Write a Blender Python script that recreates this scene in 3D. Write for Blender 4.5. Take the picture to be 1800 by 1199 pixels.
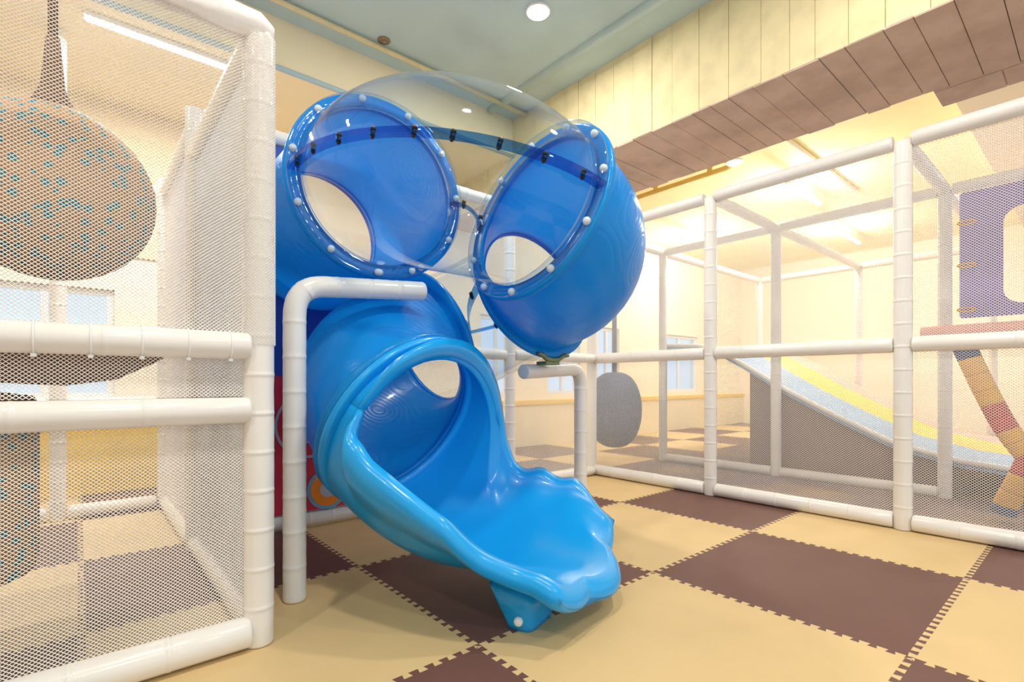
import bpy, bmesh, math, random
from mathutils import Vector, Matrix
random.seed(7)
R_ = math.radians
for o in list(bpy.data.objects): bpy.data.objects.remove(o)
sc = bpy.context.scene
COL = sc.collection

# ------------------------------------------------------------------ camera
CAM_H = 0.876
cam_d = bpy.data.cameras.new('camera'); cam = bpy.data.objects.new('camera', cam_d); COL.objects.link(cam)
cam.location = (0, 0, CAM_H); cam.rotation_euler = (R_(90), 0, R_(-40.46))
cam_d.sensor_width = 36; cam_d.lens = 36*893/1800; cam_d.shift_y = (672-599.5)/1800; cam_d.clip_start = .02
sc.camera = cam
# ------------------------------------------------------------------ world, exposure
w = bpy.data.worlds.new('world'); sc.world = w; w.use_nodes = True
w.node_tree.nodes['Background'].inputs[0].default_value = (0.80, 0.90, 1.0, 1)
w.node_tree.nodes['Background'].inputs[1].default_value = 1.7
sc.view_settings.view_transform = 'Standard'; sc.view_settings.look = 'None'
sc.view_settings.gamma = 1; sc.view_settings.use_curve_mapping = False
sc.view_settings.exposure = -0.52
LAMP_W = 40; TUBE_W = 85
WARM = (1.0, .93, .84)

# ------------------------------------------------------------------ materials
def srgb(r, g, b):
    def f(c):
        c /= 255
        return c/12.92 if c <= .04045 else ((c+.055)/1.055)**2.4
    return (f(r), f(g), f(b), 1)
MATS = {}
def mat(name, rgb, rough=.5, noise=0, nscale=8, bump=0, bscale=60, spec=.5, coat=0, metal=0, rgb2=None):
    if name in MATS: return MATS[name]
    m = bpy.data.materials.new(name); m.use_nodes = True
    nt = m.node_tree; b = nt.nodes['Principled BSDF']
    b.inputs['Base Color'].default_value = srgb(*rgb); b.inputs['Roughness'].default_value = rough
    b.inputs['Specular IOR Level'].default_value = spec; b.inputs['Coat Weight'].default_value = coat
    b.inputs['Coat Roughness'].default_value = .08; b.inputs['Metallic'].default_value = metal
    tc = nt.nodes.new('ShaderNodeTexCoord')
    if noise or rgb2:
        n = nt.nodes.new('ShaderNodeTexNoise'); n.inputs['Scale'].default_value = nscale; n.inputs['Detail'].default_value = 6
        nt.links.new(tc.outputs['Object'], n.inputs['Vector'])
        mx = nt.nodes.new('ShaderNodeMix'); mx.data_type = 'RGBA'
        c1 = srgb(*rgb); c2 = srgb(*rgb2) if rgb2 else tuple(x*(1-noise) for x in c1[:3])+(1,)
        mx.inputs[6].default_value = c1; mx.inputs[7].default_value = c2
        rp = nt.nodes.new('ShaderNodeMapRange'); rp.inputs[1].default_value = .42; rp.inputs[2].default_value = .68
        nt.links.new(n.outputs[0], rp.inputs[0]); nt.links.new(rp.outputs[0], mx.inputs[0]); nt.links.new(mx.outputs[2], b.inputs['Base Color'])
    if bump:
        n2 = nt.nodes.new('ShaderNodeTexNoise'); n2.inputs['Scale'].default_value = bscale; n2.inputs['Detail'].default_value = 4
        nt.links.new(tc.outputs['Object'], n2.inputs['Vector'])
        bp = nt.nodes.new('ShaderNodeBump'); bp.inputs['Strength'].default_value = bump; bp.inputs['Distance'].default_value = .01
        nt.links.new(n2.outputs[0], bp.inputs['Height']); nt.links.new(bp.outputs[0], b.inputs['Normal'])
    MATS[name] = m
    return m
def mat_emit(name, rgb, s):
    m = bpy.data.materials.new(name); m.use_nodes = True
    b = m.node_tree.nodes['Principled BSDF']; b.inputs['Base Color'].default_value = srgb(*rgb)
    b.inputs['Emission Color'].default_value = srgb(*rgb); b.inputs['Emission Strength'].default_value = s
    MATS[name] = m; return m
def mat_clear(name, tint, gloss=.5):
    m = bpy.data.materials.new(name); m.use_nodes = True; nt = m.node_tree
    nt.nodes.remove(nt.nodes['Principled BSDF']); out = nt.nodes['Material Output']
    tr = nt.nodes.new('ShaderNodeBsdfTransparent'); tr.inputs[0].default_value = tint
    gl = nt.nodes.new('ShaderNodeBsdfGlossy'); gl.inputs['Roughness'].default_value = .04; gl.inputs[0].default_value = (1, 1, 1, 1)
    fr = nt.nodes.new('ShaderNodeLayerWeight'); fr.inputs[0].default_value = .5
    pw = nt.nodes.new('ShaderNodeMath'); pw.operation = 'POWER'; pw.inputs[1].default_value = 3.2
    nt.links.new(fr.outputs['Facing'], pw.inputs[0])
    ml = nt.nodes.new('ShaderNodeMath'); ml.operation = 'MULTIPLY_ADD'; ml.inputs[1].default_value = gloss; ml.inputs[2].default_value = .025
    nt.links.new(pw.outputs[0], ml.inputs[0])
    mx = nt.nodes.new('ShaderNodeMixShader')
    nt.links.new(ml.outputs[0], mx.inputs[0]); nt.links.new(tr.outputs[0], mx.inputs[1]); nt.links.new(gl.outputs[0], mx.inputs[2])
    nt.links.new(mx.outputs[0], out.inputs[0]); MATS[name] = m
    return m
def mat_slide():
    # rotomoulded blue plastic with faint moulded wood-grain knots
    m = mat('slide_blue', (22, 166, 240), rough=.28, spec=.38, coat=.12)
    nt = m.node_tree; b = nt.nodes['Principled BSDF']; tc = nt.nodes['Texture Coordinate']
    vo = nt.nodes.new('ShaderNodeTexVoronoi'); vo.inputs['Scale'].default_value = 3.2; vo.feature = 'SMOOTH_F1'
    vo.inputs['Smoothness'].default_value = .6
    nt.links.new(tc.outputs['Object'], vo.inputs['Vector'])
    sn = nt.nodes.new('ShaderNodeMath'); sn.operation = 'MULTIPLY'; sn.inputs[1].default_value = 36
    s2 = nt.nodes.new('ShaderNodeMath'); s2.operation = 'SINE'
    s3 = nt.nodes.new('ShaderNodeMath'); s3.operation = 'POWER'; s3.inputs[1].default_value = 6
    s4 = nt.nodes.new('ShaderNodeMath'); s4.operation = 'ABSOLUTE'
    nt.links.new(vo.outputs['Distance'], sn.inputs[0]); nt.links.new(sn.outputs[0], s2.inputs[0])
    nt.links.new(s2.outputs[0], s4.inputs[0]); nt.links.new(s4.outputs[0], s3.inputs[0])
    bp = nt.nodes.new('ShaderNodeBump'); bp.inputs['Strength'].default_value = .16; bp.inputs['Distance'].default_value = .006; bp.invert = True
    nt.links.new(s3.outputs[0], bp.inputs['Height']); nt.links.new(bp.outputs[0], b.inputs['Normal'])
    tl = nt.nodes.new('ShaderNodeBsdfTranslucent'); tl.inputs[0].default_value = srgb(90, 210, 255)   # thin polyethylene lets light through
    mx = nt.nodes.new('ShaderNodeMixShader'); mx.inputs[0].default_value = .45
    nt.links.new(b.outputs[0], mx.inputs[1]); nt.links.new(tl.outputs[0], mx.inputs[2]); nt.links.new(mx.outputs[0], nt.nodes['Material Output'].inputs[0])
    return m
mat_slide()
mat('chute_blue', (22, 166, 240), rough=.28, spec=.4, coat=.15)
mat_clear('acrylic', (.86, .915, .955, 1), .8)
mat_clear('acrylic_edge', (.34, .58, .86, 1), .6)
mat_clear('window_glass', (.86, .93, 1, 1), .5)
mat('vinyl', (240, 236, 230), rough=.28, bump=.05, bscale=25, coat=.2)
mat('vinyl_matt', (236, 232, 228), rough=.45, bump=.06, bscale=25)
mat('net_cord', (250, 246, 240), rough=.75)
mat('cloth', (244, 240, 236), rough=.8, bump=.35, bscale=22)
mat('tile_cream', (224, 194, 140), rough=.62, bump=.12, bscale=420, noise=.06, nscale=3)
mat('tile_brown', (112, 76, 68), rough=.62, bump=.12, bscale=420, noise=.08, nscale=3)
mat('cap_white', (250, 250, 248), rough=.35)
mat('bolt_brass', (150, 96, 48), rough=.4, metal=.3)
mat('bolt_dark', (40, 52, 66), rough=.4, metal=.5)
mat('bracket_green', (120, 140, 104), rough=.4, metal=.6)
mat('ceiling_teal', (194, 216, 216), rough=.85, noise=.10, nscale=2.2, bump=.15, bscale=9)
mat('ceiling_cream', (250, 234, 196), rough=.85, noise=.06, nscale=2)
mat('ceiling_lit_yellow', (255, 246, 200), rough=.8, noise=.05, nscale=2)  # yellow light on the far ceiling, put into its base colour
mat('beam_side', (238, 222, 176), rough=.88, noise=.12, nscale=7, bump=.5, bscale=16)
mat('beam_soffit', (206, 180, 164), rough=.9, noise=.16, nscale=6, bump=.6, bscale=18)
mat('beam_core', (158, 134, 104), rough=.95)
mat('wall_cream', (252, 242, 222), rough=.8)
mat('wall_tan', (246, 224, 180), rough=.8)
mat('pad_yellow', (240, 200, 70), rough=.6)
mat('pad_cream', (240, 224, 190), rough=.6)
mat('frame_white', (240, 242, 246), rough=.4)
mat('print_blue', (22, 74, 178), rough=.5)
mat('print_red', (206, 40, 72), rough=.5)
mat('print_sky', (104, 176, 214), rough=.5)
mat('print_grey', (176, 186, 206), rough=.5)
mat('print_orange', (244, 140, 34), rough=.5)
mat('print_white', (240, 243, 250), rough=.5)
mat('stripe_blue', (150, 184, 226), rough=.5)
mat('stripe_yellow', (248, 212, 74), rough=.5)
mat('stripe_pink', (244, 186, 170), rough=.5)
mat('slide_rim', (240, 240, 240), rough=.4)
mat('purple', (134, 112, 196), rough=.55)
mat('pink_pad', (240, 170, 158), rough=.5)
mat('rope_yellow', (226, 164, 44), rough=.7); mat('rope_red', (196, 62, 62), rough=.7); mat('rope_blue', (60, 84, 130), rough=.7)
mat('bag_slate', (66, 96, 140), rough=.75, noise=.1, nscale=20)
mat('rope_brown', (112, 74, 46), rough=.85)
mat('deck_brown', (92, 56, 38), rough=.8, noise=.25, nscale=9)
mat('skirt_shade', (126, 102, 96), rough=.8)  # tone of the shade below the rainbow slide
mat('sheet_purple_brown', (112, 92, 104), rough=.8, rgb2=(150, 116, 84), nscale=1.6)
mat('trim_grey', (176, 200, 206), rough=.6)
mat('metal_grey', (150, 150, 146), rough=.4, metal=.6)
mat('pipe_yellow', (226, 190, 98), rough=.5)
mat_emit('lamp_glow', (255, 250, 238), 14)
mat_emit('tube_glow', (255, 252, 246), 9)
def mat_dots():
    m = mat('ball_dots', (186, 138, 88), rough=.7); nt = m.node_tree; b = nt.nodes['Principled BSDF']; tc = nt.nodes['Texture Coordinate']
    vo = nt.nodes.new('ShaderNodeTexVoronoi'); vo.inputs['Scale'].default_value = 30; nt.links.new(tc.outputs['Object'], vo.inputs['Vector'])
    rp = nt.nodes.new('ShaderNodeMath'); rp.operation = 'LESS_THAN'; rp.inputs[1].default_value = .42
    nt.links.new(vo.outputs['Distance'], rp.inputs[0])
    sel = nt.nodes.new('ShaderNodeSeparateColor'); nt.links.new(vo.outputs['Color'], sel.inputs[0])
    g = nt.nodes.new('ShaderNodeMath'); g.operation = 'GREATER_THAN'; g.inputs[1].default_value = .3; nt.links.new(sel.outputs[0], g.inputs[0])
    mu = nt.nodes.new('ShaderNodeMath'); mu.operation = 'MULTIPLY'; nt.links.new(rp.outputs[0], mu.inputs[0]); nt.links.new(g.outputs[0], mu.inputs[1])
    mx = nt.nodes.new('ShaderNodeMix'); mx.data_type = 'RGBA'; mx.inputs[6].default_value = srgb(186, 138, 88); mx.inputs[7].default_value = srgb(20, 130, 146)
    nt.links.new(mu.outputs[0], mx.inputs[0]); nt.links.new(mx.outputs[2], b.inputs['Base Color'])
mat_dots()

# ------------------------------------------------------------------ object helpers
def tag(o, label=None, cat=None, group=None, kind=None):
    if label: o['label'] = label
    if cat: o['category'] = cat
    if group: o['group'] = group
    if kind: o['kind'] = kind
    return o
def empty(name, loc, label, cat, group=None):
    o = bpy.data.objects.new(name, None); COL.objects.link(o); o.location = loc; o.empty_display_size = .1
    return tag(o, label, cat, group)
def link(name, me, material, parent=None, smooth=False):
    o = bpy.data.objects.new(name, me); COL.objects.link(o)
    if material and not me.materials: me.materials.append(MATS[material])
    if smooth:
        for p in me.polygons: p.use_smooth = True
    if parent:
        o.parent = parent
        p = parent; off = Vector((0, 0, 0))
        while p: off += Vector(p.location); p = p.parent
        o.location = -off                      # mesh data is in world coordinates
    return o
def mesh(name, verts, faces):
    me = bpy.data.meshes.new(name); me.from_pydata([tuple(v) for v in verts], [], faces); me.update(); return me
def box_data(x0, x1, y0, y1, z0, z1, bev=0):
    bm = bmesh.new(); bmesh.ops.create_cube(bm, size=1)
    for v in bm.verts: v.co = ((x0+x1)/2+v.co.x*(x1-x0), (y0+y1)/2+v.co.y*(y1-y0), (z0+z1)/2+v.co.z*(z1-z0))
    if bev: bmesh.ops.bevel(bm, geom=bm.edges[:], offset=bev, segments=2, affect='EDGES', profile=.6)
    me = bpy.data.meshes.new('box'); bm.to_mesh(me); bm.free(); return me
def box(name, x0, x1, y0, y1, z0, z1, m, parent=None, bev=0):
    return link(name, box_data(x0, x1, y0, y1, z0, z1, bev), m, parent)
def frame_of(t):
    t = Vector(t).normalized()
    u = t.cross(Vector((0, 0, 1)))
    if u.length < 1e-4: u = Vector((1, 0, 0))
    u.normalize(); v = u.cross(t).normalized()
    return t, u, v
def rings_to_mesh(name, rings, cap0=True, cap1=True, closed=False):
    n = len(rings[0]); verts = [p for r in rings for p in r]; faces = []
    K = len(rings)
    for k in range(K if closed else K-1):
        a = k*n; b = ((k+1) % K)*n
        for i in range(n):
            j = (i+1) % n
            faces.append((a+i, a+j, b+j, b+i))
    if not closed:
        if cap0: faces.append(tuple(range(n-1, -1, -1)))
        if cap1: faces.append(tuple((K-1)*n+i for i in range(n)))
    me = mesh(name, verts, faces)
    bm = bmesh.new(); bm.from_mesh(me); bmesh.ops.recalc_face_normals(bm, faces=bm.faces[:]); bm.to_mesh(me); bm.free()
    return me
def sweep(name, pts, radii, m, parent=None, n=20, cap=True, closed=False):
    pts = [Vector(p) for p in pts]; K = len(pts)
    if not hasattr(radii, '__len__'): radii = [radii]*K
    rings = []; u = None
    for k in range(K):
        if closed: t = pts[(k+1) % K]-pts[k-1]
        else: t = pts[min(k+1, K-1)]-pts[max(k-1, 0)]
        if t.length < 1e-7: t = Vector((0, 0, 1))
        t.normalize()
        if u is None:
            u = t.cross(Vector((0, 0, 1)))
            if u.length < 1e-3: u = t.cross(Vector((0, 1, 0)))
        u = (u-t*u.dot(t)).normalized(); v = t.cross(u)
        rings.append([pts[k]+radii[k]*(math.cos(2*math.pi*i/n)*u+math.sin(2*math.pi*i/n)*v) for i in range(n)])
    return link(name, rings_to_mesh(name, rings, cap, cap, closed), m, parent, True)
def padded(name, a, b, r, parent, m='vinyl', seam=.135, wob=.0015, n=20):
    """foam sleeve round a steel pipe: short lengths with taped seams"""
    a = Vector(a); b = Vector(b); L = (b-a).length; k = max(1, round(L/seam)); st = L/k
    S = [(0, r*.72), (.003, r*.93), (.010, r)]
    for i in range(1, k):
        x = i*st
        S += [(x-.05, r+random.uniform(-wob, wob)), (x-.014, r), (x-.006, r), (x-.0045, r*1.02), (x+.0045, r*1.02), (x+.006, r), (x+.014, r)]
    S += [(L-.010, r), (L-.003, r*.93), (L, r*.72)]
    return sweep(name, [a+(b-a)*(x/L) for x, _ in S], [q for _, q in S], m, parent, n)
def bent(name, pts, r, parent, m='vinyl', cr=.12, n=22):
    """padded pipe with rounded corners and taped seams"""
    pts = [Vector(p) for p in pts]; P = [pts[0]]
    for i in range(1, len(pts)-1):
        a, b, c = pts[i-1], pts[i], pts[i+1]
        p0 = b+(a-b).normalized()*cr; p1 = b+(c-b).normalized()*cr
        for k in range(9):
            t = k/8; P.append(p0*(1-t)**2+b*2*t*(1-t)+p1*t*t)
    P.append(pts[-1])
    # resample with seams
    cum = [0]
    for i in range(1, len(P)): cum.append(cum[-1]+(P[i]-P[i-1]).length)
    L = cum[-1]; k = round(L/.14); st = L/k
    S = [(0, r*.7), (.003, r*.95), (.008, r)]
    x = .02
    marks = [i*st for i in range(1, k)]
    xs = []
    while x < L-.012: xs.append((x, r*(1+random.uniform(-.012, .012)))); x += .02
    xs = [q for q in xs if all(abs(q[0]-mk) > .008 for mk in marks)]
    for mk in marks: xs += [(mk-.006, r), (mk-.004, r*1.02), (mk+.004, r*1.02), (mk+.006, r)]
    xs.sort(); S += xs+[(L-.006, r), (L-.002, r*.96), (L, r*.75)]
    def at(s):
        for i in range(1, len(cum)):
            if s <= cum[i]+1e-9:
                t = (s-cum[i-1])/max(1e-9, cum[i]-cum[i-1]); return P[i-1].lerp(P[i], t)
        return P[-1]
    return sweep(name, [at(s) for s, _ in S], [q for _, q in S], m, parent, n)
def net(name, o, u, v, W, H, parent, cw=.0125, ch=.0105, wire=.0011, m='net_cord'):
    """diamond netting: every cord is real geometry, two crossing families clipped to the panel"""
    o = Vector(o); u = Vector(u).normalized(); v = Vector(v).normalized(); nn = u.cross(v)
    V = []; F = []
    k = ch/cw
    for sgn in (1, -1):
        cmin = -k*W if sgn > 0 else 0; cmax = H if sgn > 0 else H+k*W
        i = math.ceil(cmin/ch)
        while i*ch < cmax:
            cc = i*ch; i += 1
            # line y = cc + sgn*k*x
            xs = [0, W]
            x0 = (0-cc)/(sgn*k); x1 = (H-cc)/(sgn*k)
            lo = max(0, min(x0, x1)); hi = min(W, max(x0, x1))
            if hi-lo < .004: continue
            segs = 1
            A = o+u*lo+v*(cc+sgn*k*lo); B = o+u*hi+v*(cc+sgn*k*hi)
            d = (B-A).normalized(); e = nn.cross(d)
            b = len(V)
            for p in (A, B):
                V += [p+e*wire-nn*wire*.6, p-e*wire-nn*wire*.6, p+nn*wire*1.1]
            F += [(b, b+1, b+4, b+3), (b+1, b+2, b+5, b+4), (b+2, b, b+3, b+5)]
    return link(name, mesh(name, V, F), m, parent)
def hermite(p0, t0, p1, t1, n):
    P = []; T = []
    p0, t0, p1, t1 = map(Vector, (p0, t0, p1, t1))
    for i in range(n+1):
        s = i/n
        P.append(p0*(2*s**3-3*s*s+1)+t0*(s**3-2*s*s+s)+p1*(-2*s**3+3*s*s)+t1*(s**3-s*s))
        T.append((p0*(6*s*s-6*s)+t0*(3*s*s-4*s+1)+p1*(-6*s*s+6*s)+t1*(3*s*s-2*s)).normalized())
    return P, T

# ================================================================== STRUCTURE
GX, GY, TX, TY = 2.008, 1.357, 1.0, .95       # mat grid
FX = 3.73                                     # fence plane on the right
BY = 3.15                                     # frame plane behind the slide
LX = .46                                      # left cage corner
WY = 5.2                                      # back wall
MOD = [-.41, .79, 2.0, 3.2]
floor = box('floor', -4, 11.0, -4.0, WY, -.12, -.014, 'beam_core'); tag(floor, kind='structure')
def tile_mesh(m):
    n = 19; dp = .011
    def edge(L):
        p = L/n; pts = []
        for i in range(n):
            x = i*p
            pts += [(x+.28*p, -dp), (x+.18*p, dp), (x+.82*p, dp), (x+.72*p, -dp)]
        return pts
    ex = edge(TX); ey = edge(TY)
    poly = [(0, 0)]+[(x, y) for x, y in ex]+[(TX, 0)]+[(TX+y, x) for x, y in ey]+[(TX, TY)]
    poly += [(x, TY+y) for x, y in reversed(ex)]+[(0, TY)]+[(y, x) for x, y in reversed(ey)]
    bm = bmesh.new(); N = len(poly)
    top = [bm.verts.new((x, y, 0)) for x, y in poly]; bot = [bm.verts.new((x, y, -.014)) for x, y in poly]
    bm.faces.new(top)
    for i in range(N): bm.faces.new((top[i], bot[i], bot[(i+1) % N], top[(i+1) % N]))
    bmesh.ops.recalc_face_normals(bm, faces=bm.faces[:])
    me = bpy.data.meshes.new('foam_tile'); bm.to_mesh(me); bm.free(); me.materials.append(MATS[m]); return me
TM = [tile_mesh('tile_cream'), tile_mesh('tile_brown')]
for i in range(-5, 8):
    for j in range(-3, 4):
        x = GX+i*TX; y = GY+j*TY
        if y+TY > WY+.02 and j > 3: continue
        brown = (i+j) % 2 == 1
        o = bpy.data.objects.new('foam_tile', TM[1 if brown else 0]); COL.objects.link(o); o.parent = floor
        o.location = (x, y, 0)

# ceilings
ceil = box('ceiling', -4, 3.29, -4, 3.83, 3.47, 3.6, 'ceiling_teal'); tag(ceil, kind='structure')
rdg = sweep('ceiling_ridge', [(2.98, -4, 3.47), (2.98, 3.8, 3.47)], .045, 'ceiling_teal', ceil, 12)
sweep('ceiling_conduit', [(-4, 3.62, 3.44), (3.3, 3.62, 3.44)], .018, 'beam_side', ceil, 10)
hole = sweep('ceiling_hole', [(1.76, 3.56, 3.464), (1.76, 3.56, 3.475)], .05, 'beam_core', ceil, 9)
sweep('anchor', [(1.76, 3.56, 3.45), (1.76, 3.56, 3.47)], .013, 'metal_grey', ceil, 8)
c2 = box('ceiling_soffit', -4, 3.28, 3.83, WY, 3.10, 3.6, 'ceiling_cream'); tag(c2, kind='structure')
sweep('edge_trim', [(-4, 3.822, 3.11), (3.28, 3.822, 3.11)], .02, 'trim_grey', c2, 8)
c3 = box('ceiling_right', 4.2, 11, -4, WY, 3.3, 3.6, 'ceiling_lit_yellow'); tag(c3, kind='structure')
# concrete beam, cast in boards
BX0, BX1, BZ0, BZ1 = 3.27, 4.2, 2.75, 3.6
beam = box('ceiling_beam', BX0+.016, BX1-.01, -4, WY, BZ0+.016, BZ1, 'beam_core'); tag(beam, kind='structure')
y = -2.0
while y < WY-.02:
    wd = random.choice((.14, .17, .19, .21)); y1 = min(y+wd, WY)
    d = random.uniform(0, .007)
    box('board_cast', BX0+d, BX0+.02, y+.0012, y1-.0012, BZ0+.012, BZ1-.1, 'beam_side', beam, .002)
    y = y1
y = -2.0
while y < WY-.02:
    wd = random.choice((.13, .16, .18, .2)); y1 = min(y+wd, WY)
    d = random.uniform(0, .007)
    xa = BX1+random.uniform(-.02, .015)
    box('board_cast', BX0+random.uniform(.0, .008), xa, y+.0018, y1-.0018, BZ0+d, BZ0+.02, 'beam_soffit', beam, .002)
    y = y1
cb = box('ceiling_crossbeam', BX1, 4.46, -4, .73, BZ0+.004, 3.3, 'beam_soffit'); tag(cb, kind='structure')
for k in range(9):
    box('board_cast', BX1+.02, 4.47, .73-.32*(k+1)+.003, .73-.32*k-.003, BZ0-.006+random.uniform(0, .006), BZ0+.02, 'beam_soffit', cb, .002)
cs = box('ceiling_step', 4.46, 11, -4, .73, 2.95, 3.3, 'wall_cream'); tag(cs, kind='structure')

# back wall with windows
def wall_with_windows(name, wins, x0, x1, z0, z1, yf, th, m):
    """wall facing -Y with rectangular openings"""
    bm = bmesh.new()
    xs = sorted({x0, x1, *[a for w_ in wins for a in w_[:2]]}); zs = sorted({z0, z1, *[a for w_ in wins for a in w_[2:]]})
    for i in range(len(xs)-1):
        for j in range(len(zs)-1):
            cx = (xs[i]+xs[i+1])/2; cz = (zs[j]+zs[j+1])/2
            if any(a < cx < b and c < cz < d for a, b, c, d in wins): continue
            r = bmesh.ops.create_cube(bm, size=1)
            for v in r['verts']:
                v.co = (cx+v.co.x*(xs[i+1]-xs[i]), yf+th/2+v.co.y*th, cz+v.co.z*(zs[j+1]-zs[j]))
    bmesh.ops.remove_doubles(bm, verts=bm.verts[:], dist=1e-5)
    me = bpy.data.meshes.new(name); bm.to_mesh(me); bm.free()
    return tag(link(name, me, m), kind='structure')
WINS = [(-1.9, -.85, .74, 1.62), (-.62, .22, .74, 1.62), (1.9, 2.7, .7, 1.7), (3.9, 4.5, .7, 1.75), (5.1, 5.8, .7, 1.75), (6.2, 6.75, .7, 1.75), (8.0, 9.2, .7, 1.75)]
wall_with_windows('wall_back', WINS, -4, 11, 0, 3.6, WY, .16, 'wall_cream')
for n_, (a, b, c, d) in enumerate(WINS):
    wf = bpy.data.objects.new('window_%d' % (n_+1), None); COL.objects.link(wf); wf.location = ((a+b)/2, WY, c); tag(wf, kind='structure')
    for (p, q, r, s_) in ((a, b, c, c+.05), (a, b, d-.05, d), (a, a+.05, c+.05, d-.05), (b-.05, b, c+.05, d-.05), ((a+b)/2-.02, (a+b)/2+.02, c+.05, d-.05)):
        box('window_frame', p, q, WY+.04, WY+.09, r, s_, 'frame_white', wf, .004)
    for (p, q) in ((a+.05, (a+b)/2-.02), ((a+b)/2+.02, b-.05)):
        box('pane', p, q, WY+.06, WY+.066, c+.05, d-.05, 'window_glass', wf)
wu = box('trim_1', -4, 1.3, WY-.02, WY, 1.9, 3.10, 'wall_tan'); tag(wu, kind='structure')
wl = box('trim_2', -4, 1.2, WY-.07, WY, 0, .56, 'pad_yellow', bev=.01); tag(wl, kind='structure')
wl = box('trim_3', 1.2, 11, WY-.07, WY, 0, .56, 'pad_cream', bev=.01); tag(wl, kind='structure')
wl = box('trim_4', 1.2, 11, WY-.09, WY, .56, .63, 'pad_yellow', bev=.01); tag(wl, kind='structure')
wr = box('wall_right', 11, 11.15, -4, WY+.16, -.1, 3.6, 'wall_cream'); tag(wr, kind='structure')
wlft = box('wall_left', -4.15, -4, -4, WY+.16, -.1, 3.6, 'wall_cream'); tag(wlft, kind='structure')

# ================================================================== LAMPS
def downlight(x, y, z, label, power=LAMP_W, drop=.0):
    t = empty('downlight', (x, y, z-drop), label, 'ceiling light', 'round ceiling downlights')
    if drop: sweep('stem', [(x, y, z-drop+.03), (x, y, z)], .012, 'metal_grey', t, 8)
    sweep('rim', [(x, y, z-drop), (x, y, z-drop-.012), (x, y, z-drop-.014)], [.088, .086, .08], 'cap_white', t, 24)
    sweep('diffuser', [(x, y, z-drop-.012), (x, y, z-drop-.018), (x, y, z-drop-.02)], [.076, .074, .06], 'lamp_glow', t, 24)
    l = bpy.data.lights.new('downlight_lamp', 'AREA'); l.shape = 'DISK'; l.size = .15; l.energy = power; l.color = WARM
    o = bpy.data.objects.new('downlight_lamp', l); COL.objects.link(o); o.location = (0, 0, -.03); o.parent = t
downlight(2.44, 2.58, 3.47, 'bright round downlight in the teal ceiling above the clear tube')
downlight(5.25, 2.55, 3.3, 'round downlight on a short stem below the yellow-lit ceiling', drop=.1)
for (x, y) in ((2.3, .5), (.5, .7), (.3, -1.4), (2.3, -1.6), (-1.6, .6)):  # added lamps out of view to light the room, no fixtures built
    l = bpy.data.lights.new('unseen_fill_lamp', 'AREA'); l.shape = 'DISK'; l.size = .15; l.energy = LAMP_W; l.color = WARM
    o = bpy.data.objects.new('unseen_fill_lamp', l); COL.objects.link(o); o.location = (x, y, 3.44)
def tubelight(x, y, z, L, along, label, power=TUBE_W, drop=0):
    dx, dy = (L/2, .03) if along == 'x' else (.03, L/2)
    zc = z-drop
    t = empty('tube_light', (x, y, zc), label, 'tube light', 'linear ceiling lights')
    if drop:
        for q in (-.7, .7): sweep('stem', [(x+q*dx, y, zc-.005), (x+q*dx, y, z)], .008, 'cap_white', t, 8)  # drop and stems added so the lamp also reaches the ceiling
    box('housing', x-dx, x+dx, y-dy, y+dy, zc-.03, zc, 'cap_white', t, .004)
    box('diffuser', x-dx*.98, x+dx*.98, y-dy*.8, y+dy*.8, zc-.045, zc-.03, 'tube_glow', t, .004)
    if drop:                                   # point lamp set below the diffuser to brighten the ceiling as well
        l = bpy.data.lights.new('tube_lamp', 'POINT'); l.shadow_soft_size = .08
    else:
        l = bpy.data.lights.new('tube_lamp', 'AREA'); l.shape = 'RECTANGLE'; l.size = 2*dx; l.size_y = 2*dy
    l.energy = power; l.color = (1, .955, .89)
    o = bpy.data.objects.new('tube_lamp', l); COL.objects.link(o); o.location = (0, 0, -.16 if drop else -.05); o.parent = t
tubelight(.42, 3.98, 3.10, .8, 'x', 'white linear light above the left netted cage')
tubelight(6.6, 2.35, 3.3, 1.0, 'x', 'short linear light beyond the fence, right of the round downlight', drop=.15)
tubelight(7.6, 4.3, 3.3, 1.0, 'x', 'linear light far behind the right netted fence, near the blue slide', drop=.15)
tubelight(9.0, 2.6, 3.3, 1.2, 'x', 'linear light at the far end of the right play area', drop=.15)
tubelight(8.0, .2, 2.95, 1.2, 'x', 'linear light on the stepped ceiling behind the purple panel')
tubelight(-1.2, 3.0, 3.47, 1.2, 'x', 'linear light over the left cage outside the picture', 40)

# ceiling pipes beyond the beam
pp = empty('ceiling_pipe_run', (5.2, 2.6, 3.2), 'yellow painted pipe loop hung under the yellow-lit ceiling', 'pipe')
def rpath(pts, cr=.12):
    pts = [Vector(p) for p in pts]; P = [pts[0]]
    for i in range(1, len(pts)-1):
        a, b, c = pts[i-1], pts[i], pts[i+1]; p0 = b+(a-b).normalized()*cr; p1 = b+(c-b).normalized()*cr
        for k in range(7): t = k/6; P.append(p0*(1-t)**2+b*2*t*(1-t)+p1*t*t)
    return P+[pts[-1]]
sweep('pipe', rpath([(4.3, 2.62, 3.22), (5.39, 2.62, 3.22), (5.39, 4.9, 3.22), (4.3, 4.9, 3.22)]), .028, 'pipe_yellow', pp, 12)
for y in (2.9, 3.6, 4.4): sweep('hanger', [(5.39, y, 3.2), (5.39, y, 3.3)], .03, 'pipe_yellow', pp, 10)
p2 = sweep('ceiling_pipe', [(4.3, 2.05, 3.278), (7.5, 2.05, 3.278)], .02, 'wall_cream', None, 10)
tag(p2, 'thin cream pipe crossing the yellow-lit ceiling beside the round downlight', 'pipe')

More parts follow.
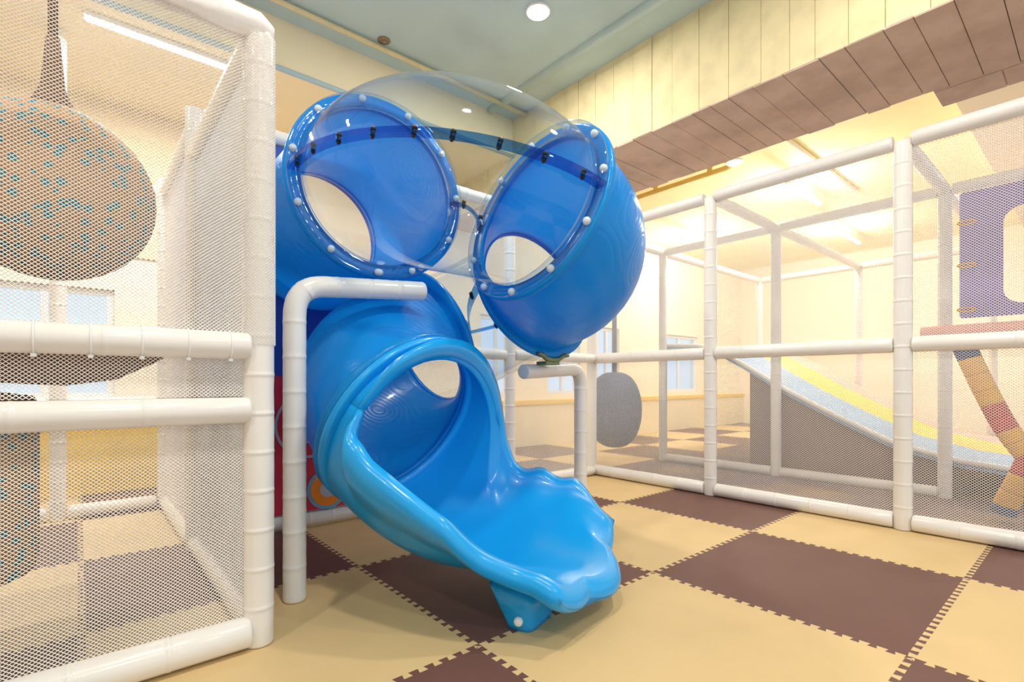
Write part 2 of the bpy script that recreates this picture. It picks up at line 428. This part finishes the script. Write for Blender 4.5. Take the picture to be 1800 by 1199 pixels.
# ================================================================== TUBE SLIDE
slide = empty('tube_slide', (1.3, 2.0, 0), 'blue spiral tube slide with clear tube sections and a scalloped open exit chute', 'slide')
def dirv(yaw, tilt):
    y, t = R_(yaw), R_(tilt); return Vector((math.cos(y)*math.cos(t), math.sin(y)*math.cos(t), math.sin(t)))
NODES = [((1.095, 3.10, 1.76), dirv(-90, 1)), ((1.09, 2.235, 1.795), dirv(-94, 1)), ((1.56, 1.684, 1.648), dirv(0, -18)),
         ((2.06, 2.22, 1.42), dirv(90, -18)), ((1.64, 2.69, 1.12), dirv(180, -20)), ((1.123, 2.065, .70), dirv(-74, -30))]
RT = .365
def tube_section(name, i, k, m, label, shell=True, n=48, seg=26, bulge=.02):
    (p0, t0), (p1, t1) = NODES[i], NODES[i+1]
    P, T = hermite(p0, t0*k, p1, t1*k, seg)
    outer = []; inner = []
    for q in range(seg+1):
        t, u, v = frame_of(T[q]); b = bulge*math.sin(math.pi*q/seg)
        ro = RT+.012+b; ri = RT+b
        outer.append([P[q]+ro*(math.cos(2*math.pi*a/n)*u+math.sin(2*math.pi*a/n)*v) for a in range(n)])
        inner.append([P[q]+ri*(math.cos(2*math.pi*a/n)*u+math.sin(2*math.pi*a/n)*v) for a in range(n)])
    if shell: me = rings_to_mesh(name, outer+inner[::-1], closed=True)
    else: me = rings_to_mesh(name, outer, False, False)
    o = link(name, me, m, slide, True); o['label'] = label
    return o, P, T
def flange(parent, p, t, side, m, caps=13, rot=0.0, ro=.432, capside=1, extra=()):
    """bolted rim at a tube end; side = which way the rim's body lies along t"""
    t, u, v = frame_of(t); th = .034*side; n = 64; rings = []
    for (r, z) in ((RT-.002, 0), (ro-.008, 0), (ro, .2), (ro, .8), (ro-.008, 1), (RT+.01, 1), (RT-.002, .6)):
        rings.append([Vector(p)+t*(th*z)+r*(math.cos(2*math.pi*a/n)*u+math.sin(2*math.pi*a/n)*v) for a in range(n)])
    f = link('flange', rings_to_mesh('flange', rings, closed=True), m, parent, True)
    if caps:
        for a in [2*math.pi*(k+rot)/caps for k in range(caps)]+[R_(e) for e in extra]:
            c = Vector(p)+t*(capside*.012)+(.404)*(math.cos(a)*u+math.sin(a)*v)
            o = bpy.data.objects.new('bolt_cap', CAPME); COL.objects.link(o); o.parent = f
            off = Vector((0, 0, 0)); q = f
            while q: off += Vector(q.location); q = q.parent
            o.location = c-off
    return f
bm = bmesh.new(); bmesh.ops.create_uvsphere(bm, u_segments=14, v_segments=9, radius=.0165)
CAPME = bpy.data.meshes.new('bolt_cap'); bm.to_mesh(CAPME); bm.free(); CAPME.materials.append(MATS['cap_white'])
for p in CAPME.polygons: p.use_smooth = True
eA, PA, TA = tube_section('elbow_tube', 0, .88, 'slide_blue', 'blue tube running back to the printed panel', bulge=.035)
cB, PB, TB = tube_section('clear_tube', 1, .86, 'acrylic', 'clear domed tube between the two blue tubes', shell=False, bulge=.02)
eC, PC, TC = tube_section('elbow_tube', 2, .84, 'slide_blue', 'blue elbow tube at the right of the coil', bulge=.045)
cD, PD, TD = tube_section('clear_tube', 3, .80, 'acrylic', 'clear lower tube behind the blue elbow', shell=False, bulge=.01)
eE, PE, TE = tube_section('elbow_tube', 4, 1.0, 'slide_blue', 'blue lower elbow tube above the exit chute', bulge=.03)
flange(eA, NODES[0][0], NODES[0][1], 1, 'slide_blue', 0, ro=.45)
flange(eA, NODES[1][0], NODES[1][1], -1, 'slide_blue', 11, .35, capside=1, extra=(-112, -88))
flange(cB, Vector(NODES[1][0])+NODES[1][1]*.002, NODES[1][1], 1, 'acrylic', 0, ro=.426)
flange(cB, Vector(NODES[2][0])-NODES[2][1]*.002, NODES[2][1], -1, 'acrylic', 0, ro=.426)
flange(eC, NODES[2][0], NODES[2][1], 1, 'slide_blue', 11, .3, capside=-1)
flange(eC, NODES[3][0], NODES[3][1], -1, 'slide_blue', 0)
flange(eE, NODES[4][0], NODES[4][1], 1, 'slide_blue', 0, ro=.44)
flange(eE, NODES[5][0], NODES[5][1], -1, 'slide_blue', 0)
# seams of the clear sections: flanged strips with bolts
def seam(sec, P, T, sgn, rr, bulge, bolts):
    K = len(P); rings = []
    for q in range(K):
        t, u, v = frame_of(T[q]); r = rr+bulge*math.sin(math.pi*q/(K-1)); d = u*sgn
        A = P[q]+d*r; B = P[q]+d*(r+.042)
        rings.append([A-v*.011, B-v*.011, B+v*.011, A+v*.011])
    s = link('seam_strip', rings_to_mesh('seam_strip', rings), 'acrylic_edge', sec)
    for b in range(bolts):
        f = (b+.5)/bolts*(K-1); q = int(f); t, u, v = frame_of(T[q]); pp_ = P[q].lerp(P[min(q+1, K-1)], f-q)
        c = pp_+u*sgn*(rr+.018+bulge*math.sin(math.pi*f/(K-1)))
        sweep('bolt', [c-v*.019, c-v*.012, c-v*.0115, c+v*.011], [.006, .006, .010, .010], 'bolt_dark', s, 10)
        sweep('bolt_cap', [c+v*.012, c+v*.020, c+v*.025], [.0115, .0105, .006], 'bolt_brass', s, 10)
seam(cB, PB, TB, 1, RT+.012, .02, 9)
seam(cB, PB, TB, -1, RT+.008, .02, 2)
seam(cD, PD, TD, 1, RT+.012, .01, 5)
seam(cD, PD, TD, -1, RT+.008, .01, 2)
# exit chute
def lerp_tab(tab, s):
    def lin(x):
        x = min(max(x, 0), 1)
        for (a, va), (b, vb) in zip(tab, tab[1:]):
            if x <= b: return va+(vb-va)*(x-a)/(b-a)
        return tab[-1][1]
    return sum(lin(s+d*.006) for d in range(-3, 4))/7
def chute():
    NS, NP = 80, 56
    p0, t0 = NODES[5]; p1 = Vector((1.47, 1.37, .58)); t1 = dirv(-66, -5)
    P, T = hermite(p0, t0*.75, p1, t1*.8, NS)
    # +u is the outer (near, camera-left) wall, -u the inner (far) wall
    # the hood is carried over the top by the far side: its sweep ends on the near side until the chute opens
    covR = [(0, 108), (.145, 108), (.158, 98), (.19, 92), (.30, 87), (.4, 84), (.5, 80), (.64, 73), (.78, 58), (.9, 48), (1, 44)]
    covL = [(0, 252), (.145, 252), (.158, 236), (.19, 222), (.23, 202), (.27, 180), (.32, 150), (.365, 116), (.41, 90), (.5, 77), (.85, 70), (.94, 62), (1, 54)]
    rings = []
    for q in range(NS+1):
        s = q/NS; t, u, v = frame_of(T[q])
        a = RT+.018+.045*s; b = RT+.018+.085*math.sin(min(1, s*1.05)*math.pi)
        fl = lerp_tab(covL, s); fr = lerp_tab(covR, s)
        # scallops
        fl += 1.5*math.sin(s*30)*max(0, min(1, (s-.3)*6))
        inn = []; out = []
        openL = min(1, max(0, (s-.09)/.09)); openR = openL
        endw = max(0, (s-.72)/.28)
        for k in range(NP+1):
            ph = -fl+(fl+fr)*k/NP           # 0 = bottom, + = right (u is right-hand side)
            x = a*math.sin(R_(ph)); z = -b*math.cos(R_(ph))
            if abs(ph) < 90: z = -b*(abs(math.cos(R_(ph)))**.8)
            elif abs(ph) < 270: z = -(RT+.014-.16*s)*math.cos(R_(ph))
            dist = min(ph+fl, fr-ph)
            e = max(0, 1-dist/30); e = e*e*(3-2*e)*openL
            # rims lean outward
            nx, nz = math.sin(R_(ph)), -math.cos(R_(ph))
            ext = (.045 if abs(ph) < 100 else .03)*e
            fwd = endw**1.5*(.15*max(0, math.cos(R_(ph*1.5)))+.04*abs(math.cos(R_(ph*3.4+25))))
            drop = -.03*endw**2
            pt = P[q]+u*(x+nx*ext)+v*(z+nz*ext+drop)+t*fwd
            inn.append(pt)
            th = .016+.06*max(e, endw**3)
            out.append(pt+u*(nx*th)+v*(nz*th)-t*(.03*endw))
        # rounded tops at both rims
        def mid(A, B, ph, sg):
            up = u*(math.cos(R_(ph))*sg)+v*(math.sin(R_(abs(ph))))
            return (A+B)/2+up*((A-B).length*.42)
        ring = inn+[mid(inn[-1], out[-1], fr, 1)]+out[::-1]+[mid(inn[0], out[0], -fl, -1)]
        rings.append(ring)
    # rolled end lip
    t, u, v = frame_of(T[-1]); A = rings[-1]; n_in = NP+1
    base = list(A); M = len(A)
    for w_ in (.3, .55, .8, .95):
        k_ = (1-math.cos(w_*math.pi/2)); f_ = math.sin(w_*math.pi/2); ring = []
        for i in range(M):
            j = (2*n_in-i) % M
            ring.append(base[i].lerp(base[j], .5*k_)+t*(.05*f_)-v*(.03*f_))
        rings.append(ring)
    me = rings_to_mesh('exit_chute', rings)
    o = link('exit_chute', me, 'chute_blue', slide, True); o['label'] = 'open blue exit chute with scalloped rolled rims'
    return o, P, T
ch, PCH, TCH = chute()
flange(ch, NODES[5][0], NODES[5][1], 1, 'chute_blue', 0)
# foot below the chute
def loft_foot(name, secs, m, parent):
    rings = []
    for (cx, cy, z, hx, hy, yaw) in secs:
        c, s = math.cos(R_(yaw)), math.sin(R_(yaw)); ring = []
        for k in range(24):
            a = 2*math.pi*k/24; x = hx*math.copysign(abs(math.cos(a))**.45, math.cos(a)); y = hy*math.copysign(abs(math.sin(a))**.45, math.sin(a))
            ring.append(Vector((cx+c*x-s*y, cy+s*x+c*y, z)))
        rings.append(ring)
    return link(name, rings_to_mesh(name, rings), m, parent, True)
ft = loft_foot('foot', [(1.27, 1.385, .0, .10, .055, 20), (1.27, 1.385, .02, .105, .058, 20), (1.29, 1.41, .08, .14, .08, 20), (1.31, 1.44, .14, .17, .10, 20)], 'chute_blue', slide)
o = bpy.data.objects.new('bolt_cap', CAPME); COL.objects.link(o); o.parent = ft; o.location = Vector((1.168, 1.335, .04))-Vector((1.3, 2.0, 0))-Vector(ft.location)

# ------------------------------------------------------------------ bent support posts
t = empty('support_post', (.66, 2.12, 0), 'white padded bent post standing left of the slide, its arm under the upper blue tube', 'post', 'bent padded support posts')
bent('padded_pipe', [(.66, 2.12, 0), (.66, 2.12, 1.265), (1.25, 2.12, 1.31)], .044, t)
t2 = empty('support_post', (2.50, 2.24, 0), 'white padded bent post behind the exit chute carrying the right blue elbow', 'post', 'bent padded support posts')
bent('padded_pipe', [(2.50, 2.24, 0), (2.50, 2.24, .965), (1.90, 2.13, .935)], .042, t2)
br = empty('elbow_bracket', (2.06, 2.05, .98), 'greenish metal bracket bolted between the right blue elbow and its white post', 'bracket')
sweep('clamp', [(1.93, 2.045, 1.035), (1.97, 2.05, 1.03), (2.01, 2.055, 1.008), (2.06, 2.06, 1.0), (2.11, 2.06, 1.008), (2.15, 2.06, 1.03), (2.19, 2.06, 1.035)], [.012, .014, .014, .016, .014, .014, .012], 'bracket_green', br, 10)
box('saddle', 2.0, 2.11, 2.05, 2.13, .975, .995, 'bracket_green', br, .003)
for p in ((1.95, 2.045, 1.034), (2.17, 2.06, 1.034)): sweep('bolt', [(p[0]-.006, p[1]-.004, p[2]), (p[0]-.014, p[1]-.018, p[2])], .010, 'metal_grey', br, 10)

# ================================================================== FRAME BEHIND THE SLIDE WITH PRINTED PANEL
PR = .047
bf = empty('play_structure', (2.1, BY, 0), 'white padded frame with netting standing behind the blue slide', 'play structure')
for x in (1.66, 2.66): padded('post', (x, BY, 0), (x, BY, 2.33), PR, bf)
for (xa, xb) in ((LX+.05, 1.61), (1.71, 2.61), (2.71, FX-.05)):
    for z in ((.05, 1.1, 2.30) if xa > 1.65 else (.05, 2.30)):
        padded('rail', (xa, BY, z), (xb, BY, z), PR-.003, bf)
for (xa, xb) in ((1.66, 2.66), (2.66, FX)):
    for (za, zb) in ((.09, 1.06), (1.14, 2.26)):
        net('net_panel', (xa, BY, za), (1, 0, 0), (0, 0, 1), xb-xa, zb-za, bf, .018, .0145, .0012)
pn = empty('printed_panel', (1.06, BY, .1), 'blue and red printed panel with ring graphics behind the slide', 'panel')
def panel_board():
    x0, x1, z0, z1 = LX+.04, 1.62, .10, 2.25; cx, cz, r = 1.095, 1.76, .375; yf = BY-.02; n = 64; V = []; F = []
    for yy in (yf, yf+.03):
        for k in range(n):
            a = 2*math.pi*k/n; c, s = math.cos(a), math.sin(a); V.append((cx+r*c, yy, cz+r*s))
        for k in range(n):
            a = 2*math.pi*k/n; c, s = math.cos(a), math.sin(a)
            tx = ((x1-cx) if c > 0 else (x0-cx))/c if abs(c) > 1e-6 else 1e9
            tz = ((z1-cz) if s > 0 else (z0-cz))/s if abs(s) > 1e-6 else 1e9
            q = min(tx, tz); V.append((cx+q*c, yy, cz+q*s))
    for k in range(n):
        j = (k+1) % n
        F += [(k, j, n+j, n+k), (2*n+k, 3*n+k, 3*n+j, 2*n+j), (k, 2*n+k, 2*n+j, j)]
    return mesh('board', V, F)
link('board', panel_board(), 'print_blue', pn)
def flat(name, pts, m, parent, y, th=.002):
    n = len(pts); V = [(x, y, z) for x, z in pts]+[(x, y+th, z) for x, z in pts]
    F = [tuple(range(n)), tuple(range(2*n-1, n-1, -1))]+[(i, n+i, n+(i+1) % n, (i+1) % n) for i in range(n)]
    me = mesh(name, V, F); bm = bmesh.new(); bm.from_mesh(me); bmesh.ops.recalc_face_normals(bm, faces=bm.faces[:]); bm.to_mesh(me); bm.free()
    return link(name, me, m, parent)
def disc_pts(cx, cz, r, n=40): return [(cx+r*math.cos(2*math.pi*k/n), cz+r*math.sin(2*math.pi*k/n)) for k in range(n)]
PY = BY-.0225
flat('print_field', [(LX+.04, .10), (1.62, .10), (1.62, .86), (1.2, .86), (.95, .90), (.80, .93), (LX+.04, .84)], 'print_red', pn, PY-.002)
flat('print_band', [(LX+.04, .84), (.80, .93), (.80, .965), (.74, .975), (LX+.04, .90)], 'print_sky', pn, PY-.0045)
flat('print_flash', [(LX+.04, 1.98), (.9, 2.06), (.72, 1.96), (LX+.04, 1.88)], 'print_white', pn, PY-.0045)
def ring_band(cx, cz, r0, r1, m, y):
    n = 48; V = []; F = []
    for yy in (y, y+.002):
        for r in (r0, r1): V += [(cx+r*math.cos(2*math.pi*k/n), yy, cz+r*math.sin(2*math.pi*k/n)) for k in range(n)]
    for k in range(n):
        j = (k+1) % n; F += [(k, j, n+j, n+k), (2*n+k, 3*n+k, 3*n+j, 2*n+j), (n+k, n+j, 3*n+j, 3*n+k), (k, 2*n+k, 2*n+j, j)]
    return link('print_ring', mesh('print_ring', V, F), m, pn)
ring_band(1.06, .62, .185, .20, 'print_grey', PY-.0045)
ring_band(1.06, .62, .10, .112, 'print_grey', PY-.0045)
flat('print_disc', disc_pts(1.17, .22, .125), 'print_sky', pn, PY-.0045)
flat('print_disc', disc_pts(1.17, .22, .105), 'print_orange', pn, PY-.0065)
flat('print_disc', disc_pts(1.17, .22, .05), 'print_grey', pn, PY-.0085)

# ================================================================== LEFT NETTED CAGE
LY = 1.85
cage = empty('netted_cage', (-.1, LY, 0), 'white netted play cage with padded rails at the left edge', 'play cage')
XA = -1.9
post_xy = [(LX, LY), (LX, 3.09), (LX, 4.3), (-.1, 4.3), (-.75, LY-0.0), (-1.9, LY), (-1.3, 4.3)]
for (x, y) in post_xy: padded('post', (x, y, 0), (x, y, 2.06 if y < 3 else (3.1 if x == -.1 else 2.3)), PR if y < 2 and x > 0 else PR-.004, cage, seam=.125)
for (xa, xb) in ((-.70, LX-.03), (-1.85, -.80)):
    up = padded('rail', (xa, LY-.012, .995), (xb, LY-.012, .995), .044, cage, seam=.4)
    padded('rail', (xa, LY-.012, .785), (xb, LY-.012, .785), .042, cage, seam=.26)
    padded('rail', (xa, LY-.012, .055), (xb, LY-.012, .055), .05, cage, seam=.24)
    if xb > 0:
        for k in range(10):
            x = xb-.06-k*.115
            sweep('zip_tie', [(x, LY-.012+.0455*math.cos(a), .995+.0455*math.sin(a)) for a in [2*math.pi*q/20 for q in range(20)]], .0025, 'cap_white', up, 6, closed=True)
            box('tie_head', x-.006, x+.006, LY-.035, LY-.02, .943, .952, 'cap_white', up, .001)
# cloth-wrapped top rail
def wrapped(a, b, r, parent):
    a, b = Vector(a), Vector(b); L = (b-a).length; K = 60; n = 24; rings = []
    t, u, v = frame_of(b-a)
    for k in range(K+1):
        s = k/K; c = a+(b-a)*s+v*(.006*math.sin(s*17)); ring = []
        pinch = 1-.12*max(0, 1-abs(((s*L*4.2) % 1)-.5)/.08)
        for i in range(n):
            th = 2*math.pi*i/n
            rr = r*pinch*(1+.06*math.sin(3*th+s*40)+.04*math.sin(7*th-s*63)+.04*math.sin(s*90+th)) * (.55 if k in (0, K) else 1)
            ring.append(c+rr*(math.cos(th)*u+math.sin(th)*v))
        rings.append(ring)
    return link('cloth_wrap', rings_to_mesh('cloth_wrap', rings), 'cloth', parent, True)
wr_ = wrapped((-1.95, LY-.005, 2.06), (LX+.04, LY-.005, 2.06), .052, cage)
padded('rail', (LX, LY+.05, 2.05), (LX, 3.04, 2.05), .04, cage); padded('rail', (LX, 3.14, 2.2), (LX, 4.25, 2.2), .04, cage)
padded('rail', (LX, LY+.05, .05), (LX, 3.04, .05), .042, cage); padded('rail', (LX, 3.14, .05), (LX, 4.25, .05), .042, cage)
for (xa, xb) in ((-.05, LX-.05), (-1.25, -.15)):
    for z in (.05, .74, 2.2): padded('rail', (xa, 4.3, z), (xb, 4.3, z), .042, cage)
for (xa, xb) in ((-.75, LX), (-1.9, -.75)):
    net('net_panel', (xa, LY-.02, 1.035), (1, 0, 0), (0, 0, 1), xb-xa+(.045 if xb > 0 else 0), 1.0, cage, .0125, .0105, .0011)
    for (za, zb) in ((.83, .955), (.10, .745)):
        net('net_panel', (xa, LY, za), (1, 0, 0), (0, 0, 1), xb-xa, zb-za, cage, .0125, .0105, .0011)
net('net_panel', (LX, LY, .09), (0, 1, 0), (0, 0, 1), 1.24, 1.93, cage, .0125, .0105, .0011)
net('net_panel', (LX, 3.09, .09), (0, 1, 0), (0, 0, 1), 1.21, 2.07, cage, .0125, .0105, .0009)
# net sleeve round the corner post
def net_sleeve(x, y, z0, z1, r, parent):
    V = []; F = []; n = 26; w_ = .0009; H = z1-z0
    turns = H/(2*math.pi*r*.84)
    for sg in (1, -1):
        for k in range(n):
            a0 = 2*math.pi*k/n; K = 90; prev = None
            for q in range(K+1):
                s = q/K; a = a0+sg*2*math.pi*turns*s
                d = Vector((math.cos(a), math.sin(a), 0)); c = Vector((x, y, z0+H*s))+d*r
                b = len(V); V += [c+Vector((0, 0, w_)), c-Vector((0, 0, w_)), c+d*w_*1.5]
                if q: F += [(b-3, b-2, b+1, b), (b-2, b-1, b+2, b+1), (b-1, b-3, b, b+2)]
    return link('net_sleeve', mesh('net_sleeve', V, F), 'net_cord', parent)
net_sleeve(LX, LY, 1.0, 2.03, PR+.003, cage)

# hanging ball, bag and deck inside the cage
def lathe(name, prof, c, m, parent, n=36):
    rings = [[Vector((c[0]+r*math.cos(2*math.pi*i/n), c[1]+r*math.sin(2*math.pi*i/n), c[2]+z)) for i in range(n)] for r, z in prof]
    return link(name, rings_to_mesh(name, rings), m, parent, True)
bc = (-.07, 2.45, 1.55)
ball = empty('hanging_ball', bc, 'large tan climbing ball with teal dots hanging inside the left cage', 'climbing ball')
prof = [(max(.004, .305*math.sin(math.pi*k/20)), -.305*math.cos(math.pi*k/20)) for k in range(21)]
lathe('ball', prof, bc, 'ball_dots', ball)
lathe('neck', [(.085, .28), (.06, .32), (.035, .38), (.028, .46), (.02, .56)], bc, 'rope_brown', ball, 16)
sweep('rope', [(bc[0], bc[1], bc[2]+.54), (bc[0], bc[1], 3.45)], .014, 'rope_brown', ball, 10)
gc = (-.265, 2.35, 0)
bag = empty('punch_bag', (gc[0], gc[1], .3), 'brown dotted hanging bag below the deck at the left edge', 'punch bag')
lathe('bag', [(.02, .22), (.10, .225), (.15, .25), (.165, .30), (.165, .80), (.15, .83), (.04, .85)], gc, 'ball_dots', bag)
sweep('strap', [(gc[0], gc[1], .85), (gc[0], gc[1], .872)], .02, 'rope_brown', bag, 8)
dk = empty('cage_deck', (-.4, 2.6, .9), 'brown sagging deck pad inside the left cage behind the upper rail', 'deck')
rings = []
for k in range(17):
    x = -1.8+k*(2.02/16); e = max(0, (x-0.0)/.22); sag = -.02*math.sin(max(0, min(1, (x+.25)/.45))*math.pi)
    zt = .995; zb = .885+sag+.07*e*e
    rings.append([Vector((x, yy, z)) for yy, z in ((2.05, zb+.015), (2.09, zb), (2.9, zb), (2.95, zb+.015), (2.95, zt), (2.05, zt))])
link('deck_pad', rings_to_mesh('deck_pad', rings), 'deck_brown', dk)

# ================================================================== RIGHT NETTED FRAME
rf = empty('netted_enclosure', (FX, 1.4, 0), 'white padded frame with fine netting along the right of the mat floor', 'play structure')
ZM, ZT = 1.10, 2.31
for y in MOD: padded('post', (FX, y, 0), (FX, y, ZT), PR, rf)
for a, b in zip(MOD, MOD[1:]):
    for z, r in ((.05, .048), (ZM, .046), (ZT, .045)):
        padded('rail', (FX, a+.045, z), (FX, b-.045, z), r, rf, 'vinyl_matt' if z == ZT else 'vinyl', seam=.24)
    for za, zb in ((.09, ZM-.04), (ZM+.04, ZT-.04)):
        net('net_panel', (FX, a, za), (0, 1, 0), (0, 0, 1), b-a, zb-za, rf, .018, .0145, .0012)
# inner bays
inn = empty('inner_play_structure', (4.93, 1.4, 0), 'second padded frame inside the right play area behind the fence', 'play structure')
for (x, ys) in ((4.93, (-.41, .79, 2.0, 3.2)), (7.33, (.79, 2.0, 3.2))):
    for y in ys: padded('post', (x, y, 0), (x, y, ZT), .044, inn, 'vinyl_matt')
    for a, b in zip(ys, ys[1:]): padded('rail', (x, a+.04, ZT), (x, b-.04, ZT), .042, inn, 'vinyl_matt')
for y in (.79, 2.0, 3.2):
    padded('rail', (FX+.05, y, ZT), (4.89, y, ZT), .042, inn, 'vinyl_matt'); padded('rail', (4.97, y, ZT), (7.29, y, ZT), .042, inn, 'vinyl_matt')
padded('rail', (4.93, .83, .05), (4.93, 1.96, .05), .042, inn, 'vinyl_matt'); padded('rail', (4.93, 2.04, .05), (4.93, 3.16, .05), .042, inn, 'vinyl_matt')

# rainbow slide
rs = empty('rainbow_slide', (6.1, 1.5, 0), 'wide curved slide striped blue, yellow and pink behind the right fence', 'slide')
prof = [(-.7, .25), (0, .255), (.39, .27), (.71, .30), (1.11, .395), (1.53, .60), (1.94, .82), (2.29, 1.04), (2.55, 1.19), (2.8, 1.27), (3.2, 1.30)]
def slide_strip(name, xa, xb, m, top=0, th=.06):
    rings = [[Vector((xa, y, z+top)), Vector((xb, y, z+top)), Vector((xb, y, z-th)), Vector((xa, y, z-th))] for y, z in prof]
    return link(name, rings_to_mesh(name, rings), m, rs)
slide_strip('stripe', 4.99, 5.8, 'stripe_blue'); slide_strip('stripe', 5.8, 6.6, 'stripe_yellow'); slide_strip('stripe', 6.6, 7.25, 'stripe_pink')
sweep('rim', [(4.985, y, z-.012) for y, z in prof], .022, 'slide_rim', rs, 10)
sk = [(y, z-.06) for y, z in prof if .7 <= y < 2.4]  # added dark sheet standing in for the shade beneath the slide
V = [(5.04, y, z) for y, z in sk]+[(5.04, y, 0) for y, z in sk]+[(5.07, y, z) for y, z in sk]+[(5.07, y, 0) for y, z in sk]; n = len(sk); F = []
for k in range(n-1): F += [(k, k+1, n+k+1, n+k), (2*n+k, 3*n+k, 3*n+k+1, 2*n+k+1), (n+k, n+k+1, 3*n+k+1, 3*n+k)]
link('shade_sheet', mesh('shade_sheet', V, F), 'skirt_shade', rs)

# purple panel with rounded window
pu = empty('purple_panel', (4.9, .2, 1.25), 'purple panel with a rounded window opening laced to the frame at the right', 'panel')
def rr_pts(y0, y1, z0, z1, r, n=8):
    P = []
    for (cy, cz, a0) in ((y1-r, z1-r, 0), (y0+r, z1-r, 90), (y0+r, z0+r, 180), (y1-r, z0+r, 270)):
        for k in range(n+1):
            a = R_(a0+90*k/n); P.append((cy+r*math.cos(a), cz+r*math.sin(a)))
    return P
O = rr_pts(-.44, .70, 1.34, 2.25, .02); I = rr_pts(-.25, .47, 1.42, 2.09, .1); n = len(O); V = []; F = []
for x in (4.88, 4.90):
    V += [(x, y, z) for y, z in O]+[(x, y, z) for y, z in I]
for k in range(n):
    j = (k+1) % n; F += [(k, j, n+j, n+k), (2*n+k, 3*n+k, 3*n+j, 2*n+j), (n+k, n+j, 3*n+j, 3*n+k), (k, 2*n+k, 2*n+j, j)]
link('board', mesh('board', V, F), 'purple', pu)
for z in (1.4, 1.72, 2.03):
    sweep('lacing', [(4.875, .66+.05*math.cos(a), z+.014*math.sin(a)) for a in [2*math.pi*k/14 for k in range(14)]], .007, 'rope_yellow', pu, 6, closed=True)
pk = padded('pink_rail', (4.86, -.4, 1.25), (4.86, .92, 1.25), .045, None, 'pink_pad'); tag(pk, 'pink padded rail under the purple panel', 'rail')

# coloured foam swing arms
sw = empty('foam_swing', (4.35, .1, .1), 'curved foam snake in yellow and red segments hanging at the right edge', 'swing')
def seg_curve(pts, cols, r):
    pts = [Vector(p) for p in pts]; n = len(cols)*6; C = []
    for k in range(n+1):
        f = k/n*(len(pts)-1); i = min(int(f), len(pts)-2); t = f-i
        p = [pts[max(0, i-1)], pts[i], pts[i+1], pts[min(len(pts)-1, i+2)]]
        C.append(.5*((2*p[1])+(p[2]-p[0])*t+(2*p[0]-5*p[1]+4*p[2]-p[3])*t*t+(3*p[1]-p[0]-3*p[2]+p[3])*t**3))
    for q, c in enumerate(cols): sweep('foam_segment', C[q*6:q*6+7], r, c, sw, 16)
seg_curve([(4.35, .60, 1.10), (4.35, .50, .82), (4.35, .40, .58), (4.35, .29, .40)], ['rope_blue', 'rope_yellow', 'rope_yellow', 'rope_yellow', 'rope_red', 'rope_red', 'rope_yellow', 'rope_yellow', 'rope_red'], .062)
seg_curve([(4.35, .30, .42), (4.35, .35, .27), (4.35, .40, .14), (4.35, .42, .065)], ['rope_red', 'rope_yellow', 'rope_yellow', 'rope_blue'], .062)

# slate hanging bag
hb = empty('hanging_bag', (4.33, 3.40, .2), 'oval slate-blue punch bag hanging behind the fence beside the white post', 'punch bag')
prof2 = [(max(.004, .285*math.sin(math.pi*k/18)**.75), -.40*math.cos(math.pi*k/18)) for k in range(19)]
lathe('bag', prof2, (4.33, 3.40, .585), 'bag_slate', hb)
sweep('strap', [(4.33, 3.40, .97), (4.33, 3.40, 2.31)], .025, 'bag_slate', hb, 8)

pm = box('dark_floor_sheet', FX+.12, 7.2, -.6, 3.3, .0, .012, 'sheet_purple_brown'); tag(pm, 'dark purple-brown sheet added over the floor tiles behind the right netting', 'mat')  # dark mottled sheet added on top of the foam tiles
